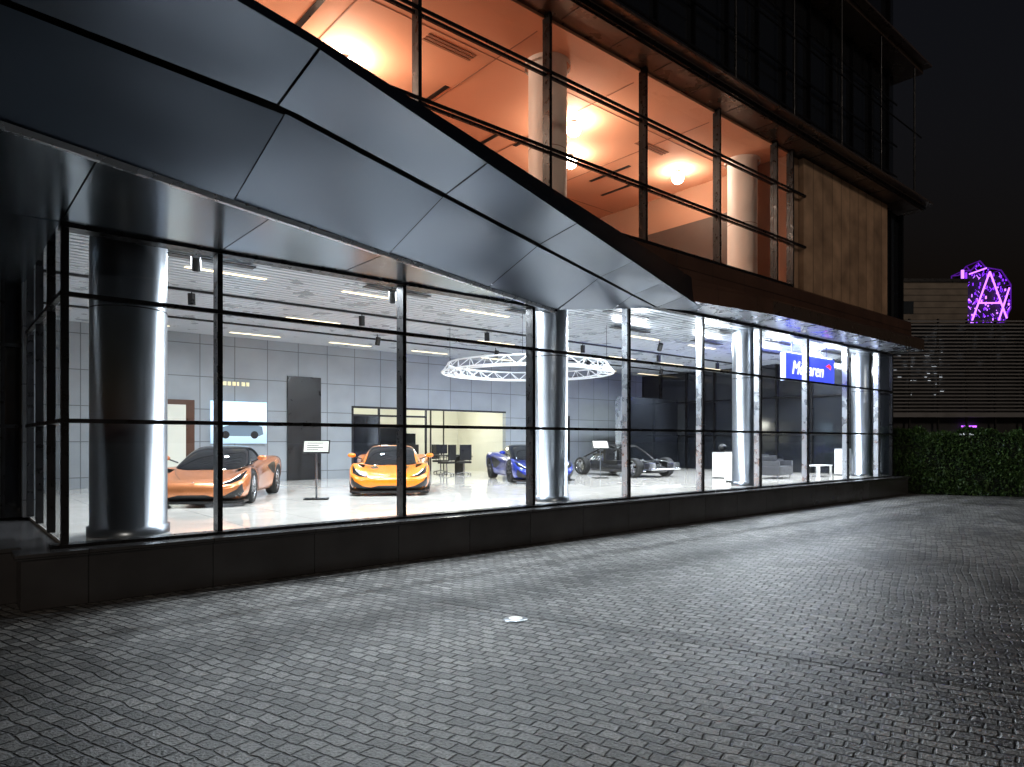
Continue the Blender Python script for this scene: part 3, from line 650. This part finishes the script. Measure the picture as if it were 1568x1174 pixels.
for i in range(17000):
    t=random.uniform(0,hl)
    bump=.10*math.sin(t*3.1)+.06*math.sin(t*8.3+1)
    r_=random.random()
    if r_<.62: s=random.gauss(.08,.05)+.06*math.sin(t*5)*math.cos(random.uniform(0,3)); z=random.uniform(0.02,2.35+bump)
    elif r_<.85: s=random.uniform(0,1.1); z=2.28+bump+random.gauss(0,.06)
    else: s=random.uniform(0,1.1); t=random.choice((random.gauss(0.02,.05),random.gauss(hl,.05))); z=random.uniform(0,2.3)
    s+=.05*math.sin(z*4+t*2); c0=hA+hd*t+hn*s+Vector((0,0,max(.02,z)))
    q=Matrix.Rotation(random.uniform(0,6.28),3,'Z')@Matrix.Rotation(random.uniform(-1.3,1.3),3,'X'); sz=random.uniform(.03,.065)
    he.add([c0+q@Vector((0,-sz,0)),c0+q@Vector((sz*.55,0,sz*.15)),c0+q@Vector((0,sz,0)),c0+q@Vector((-sz*.55,0,sz*.15))],[(0,1,2,3)],lm)
he.build('hedge')
# ---------------------------------------------------------------- background, right
fw=Vector((.649,.760,0)); rt=Vector((.760,-.649,0)); cam0=Vector((0,-10,0))
def at(d,px): return cam0+fw*d+rt*((px-784)/1040*d)
yaw=math.atan2(rt.y,rt.x)
p0=at(45,1350); e=empty('louvred_car_park',(p0.x,p0.y,0),yaw); m=MB()
LV=noisy(principled('louvre_blade',(.20,.20,.21),.45,.3),.2,1)
m.box(0,14,.6,8,0,9.9,noisy(principled('dark_concrete',(.03,.03,.032),.8),.3,1))
for k in range(26): m.box(-.2,14,.0,.12,4.0+k*.235,4.0+k*.235+.085,LV)
for k in range(8): m.box(k*1.9,k*1.9+.1,.13,.25,0,10.1,BLACKMETAL)
LITE=principled('room_light',(1,1,1),.5,emit=(.85,.92,1),estr=1.2)
for k in range(4,24,1):
    # lit interior seen in broken dashes between blades
    x=.6+random.uniform(0,.5)
    while x<4.4:
        w_=random.uniform(.06,.35)
        if random.random()<.5*(1-abs(k-13)/14): m.box(x,x+w_,.5,.58,4.10+k*.235,4.11+k*.235+random.uniform(.01,.05),LITE)
        x+=w_+random.uniform(.1,.5)
for i in range(14):
    x=random.uniform(4.5,9); k=random.randrange(3,24); m.box(x,x+random.uniform(.04,.22),.5,.58,4.10+k*.235,4.13+k*.235,LITE)
m.box(0,14,-.3,.0,3.55,3.85,LV)
for i in range(5): x=random.uniform(3,8); m.box(x,x+.4,.5,.55,2.2,2.5,LITE)
m.box(5.6,6.6,.45,.5,2.9,3.0,principled('violet_tube',(1,.3,1),.5,emit=(.5,.1,1),estr=3))
m.build('louvres',e)
p0=at(60,1378); e=empty('office_building',(p0.x,p0.y,0),yaw); m=MB(); CL=panelled('beige_cladding',(.32,.27,.22),'xz',8,.55,.05,.7,0,.4,.06)
m.box(0,6,0,8,9,16.0,CL); m.box(.3,1.2,-.02,-.005,13.2,14.3,DARKGLASS); m.box(6.01,20,1,8,0,12.5,CL); m.box(-.1,6.1,-.1,8,16.02,16.3,BLACKMETAL); m.build('walls',e)
p0=at(80,1512); e=empty('illuminated_tower',(p0.x,p0.y,0),yaw); m=MB(); TD=principled('tower_dark',(.03,.02,.05),.6)
PU=principled('violet_led',(.3,.05,1),.5,emit=(.24,.03,.9),estr=1.5); PK=principled('violet_led_bright',(.6,.2,1),.5,emit=(.5,.16,1),estr=2.6)
PD=principled('violet_lit_frame',(.12,.03,.3),.5,emit=(.12,.01,.4),estr=.5)
m.box(-2.7,2.4,.2,5,0,21.6,TD)
XO=[(-2.9,15.6),(-2.9,22.0),(-1.9,22.1),(-.9,23.2),(-.2,22.4),(1.6,22.1),(2.75,20.4),(2.75,17.6),(1.9,15.9)]
for i in range(len(XO)):
    a_,b2=XO[i],XO[(i+1)%len(XO)]; m.tube((a_[0],0,a_[1]),(b2[0],0,b2[1]),.07,PD,6); m.tube((a_[0]*.9,2.5,a_[1]),(b2[0]*.9,2.5,b2[1]),.07,PD,6); m.tube((a_[0],0,a_[1]),(a_[0]*.9,2.5,a_[1]),.05,PD,6)
def inside(x,z):
    c_=False; n=len(XO)
    for i in range(n):
        x1,z1=XO[i]; x2,z2=XO[(i+1)%n]
        if (z1>z)!=(z2>z) and x<(x2-x1)*(z-z1)/(z2-z1)+x1: c_=not c_
    return c_
cnt=0
while cnt<190:
    x=random.uniform(-2.6,2.8); z=random.uniform(15.6,23.2)
    if not inside(x,z): continue
    cnt+=1; s=random.uniform(.025,.06); L_=random.uniform(.03,.2); y0=random.uniform(-.05,.15)
    if random.random()<.6: m.box(x-s,x+s,y0-s,y0+s,z-L_,z+L_,PU if random.random()<.75 else PK)
    else:
        k=random.choice((-1,1)); m.tube((x-L_*.8,y0,z-L_*k),(x+L_*.8,y0,z+L_*k),s*.7,PU if random.random()<.7 else PK,5)
# big diagonal lattice members
for a_,b2 in (((-2.0,15.8),(.2,21.9)),((.2,21.9),(2.2,16.4)),((-1.2,18.2),(1.6,18.2)),((-2.2,21.6),(-.2,22.3)),((1.2,16),(2.5,20))): m.tube((a_[0],-.12,a_[1]),(b2[0],-.12,b2[1]),.09,PK,6)
m.box(-3.05,-2.8,-.1,.1,15.7,22.1,PK); m.box(-2.55,-2.45,-.1,.1,15.7,21.8,PU)
m.box(-3.0,-2.9,-.08,.08,10.0,15.6,PD)
m.build('tower',e)
m=MB(); p0=at(110,700); e=empty('distant_buildings',(p0.x,p0.y,0),yaw)
for (x0,x1,h) in ((40,70,6),(70.1,92,9),(92.1,130,5)): m.box(x0,x1,0,20,0,h,TD)
m.build('blocks',e)
# ---------------------------------------------------------------- world, sun, camera
wd=bpy.data.worlds.new('World'); scene.world=wd; wd.use_nodes=True; nt=wd.node_tree
sk=nt.nodes.new('ShaderNodeTexSky'); sk.sky_type='NISHITA'; sk.sun_disc=False; sk.sun_elevation=R(-4); sk.sun_rotation=R(200)
nt.links.new(sk.outputs[0],nt.nodes['Background'].inputs[0]); nt.nodes['Background'].inputs[1].default_value=.35
sd=bpy.data.lights.new('streetlight_fill','SUN'); sd.energy=.34; sd.angle=R(8); sd.color=(1,.82,.66)  # weak warm directional lamp added, standing in for unseen street lighting
so=bpy.data.objects.new('streetlight_fill',sd); scene.collection.objects.link(so); so.rotation_euler=Vector((.35,.85,-.40)).to_track_quat('-Z','Y').to_euler()
cd=bpy.data.cameras.new('camera'); co=bpy.data.objects.new('camera',cd); scene.collection.objects.link(co); scene.camera=co
cd.sensor_width=36; cd.lens=36*1040/1568; cd.shift_y=88/1568; cd.clip_end=3000; cd.clip_start=.05
co.location=(0,-10,1.98); co.rotation_euler=(R(90),0,math.atan2(fw.y,fw.x)-R(90))
scene.view_settings.view_transform='Standard'; scene.view_settings.look='None'; scene.view_settings.exposure=0
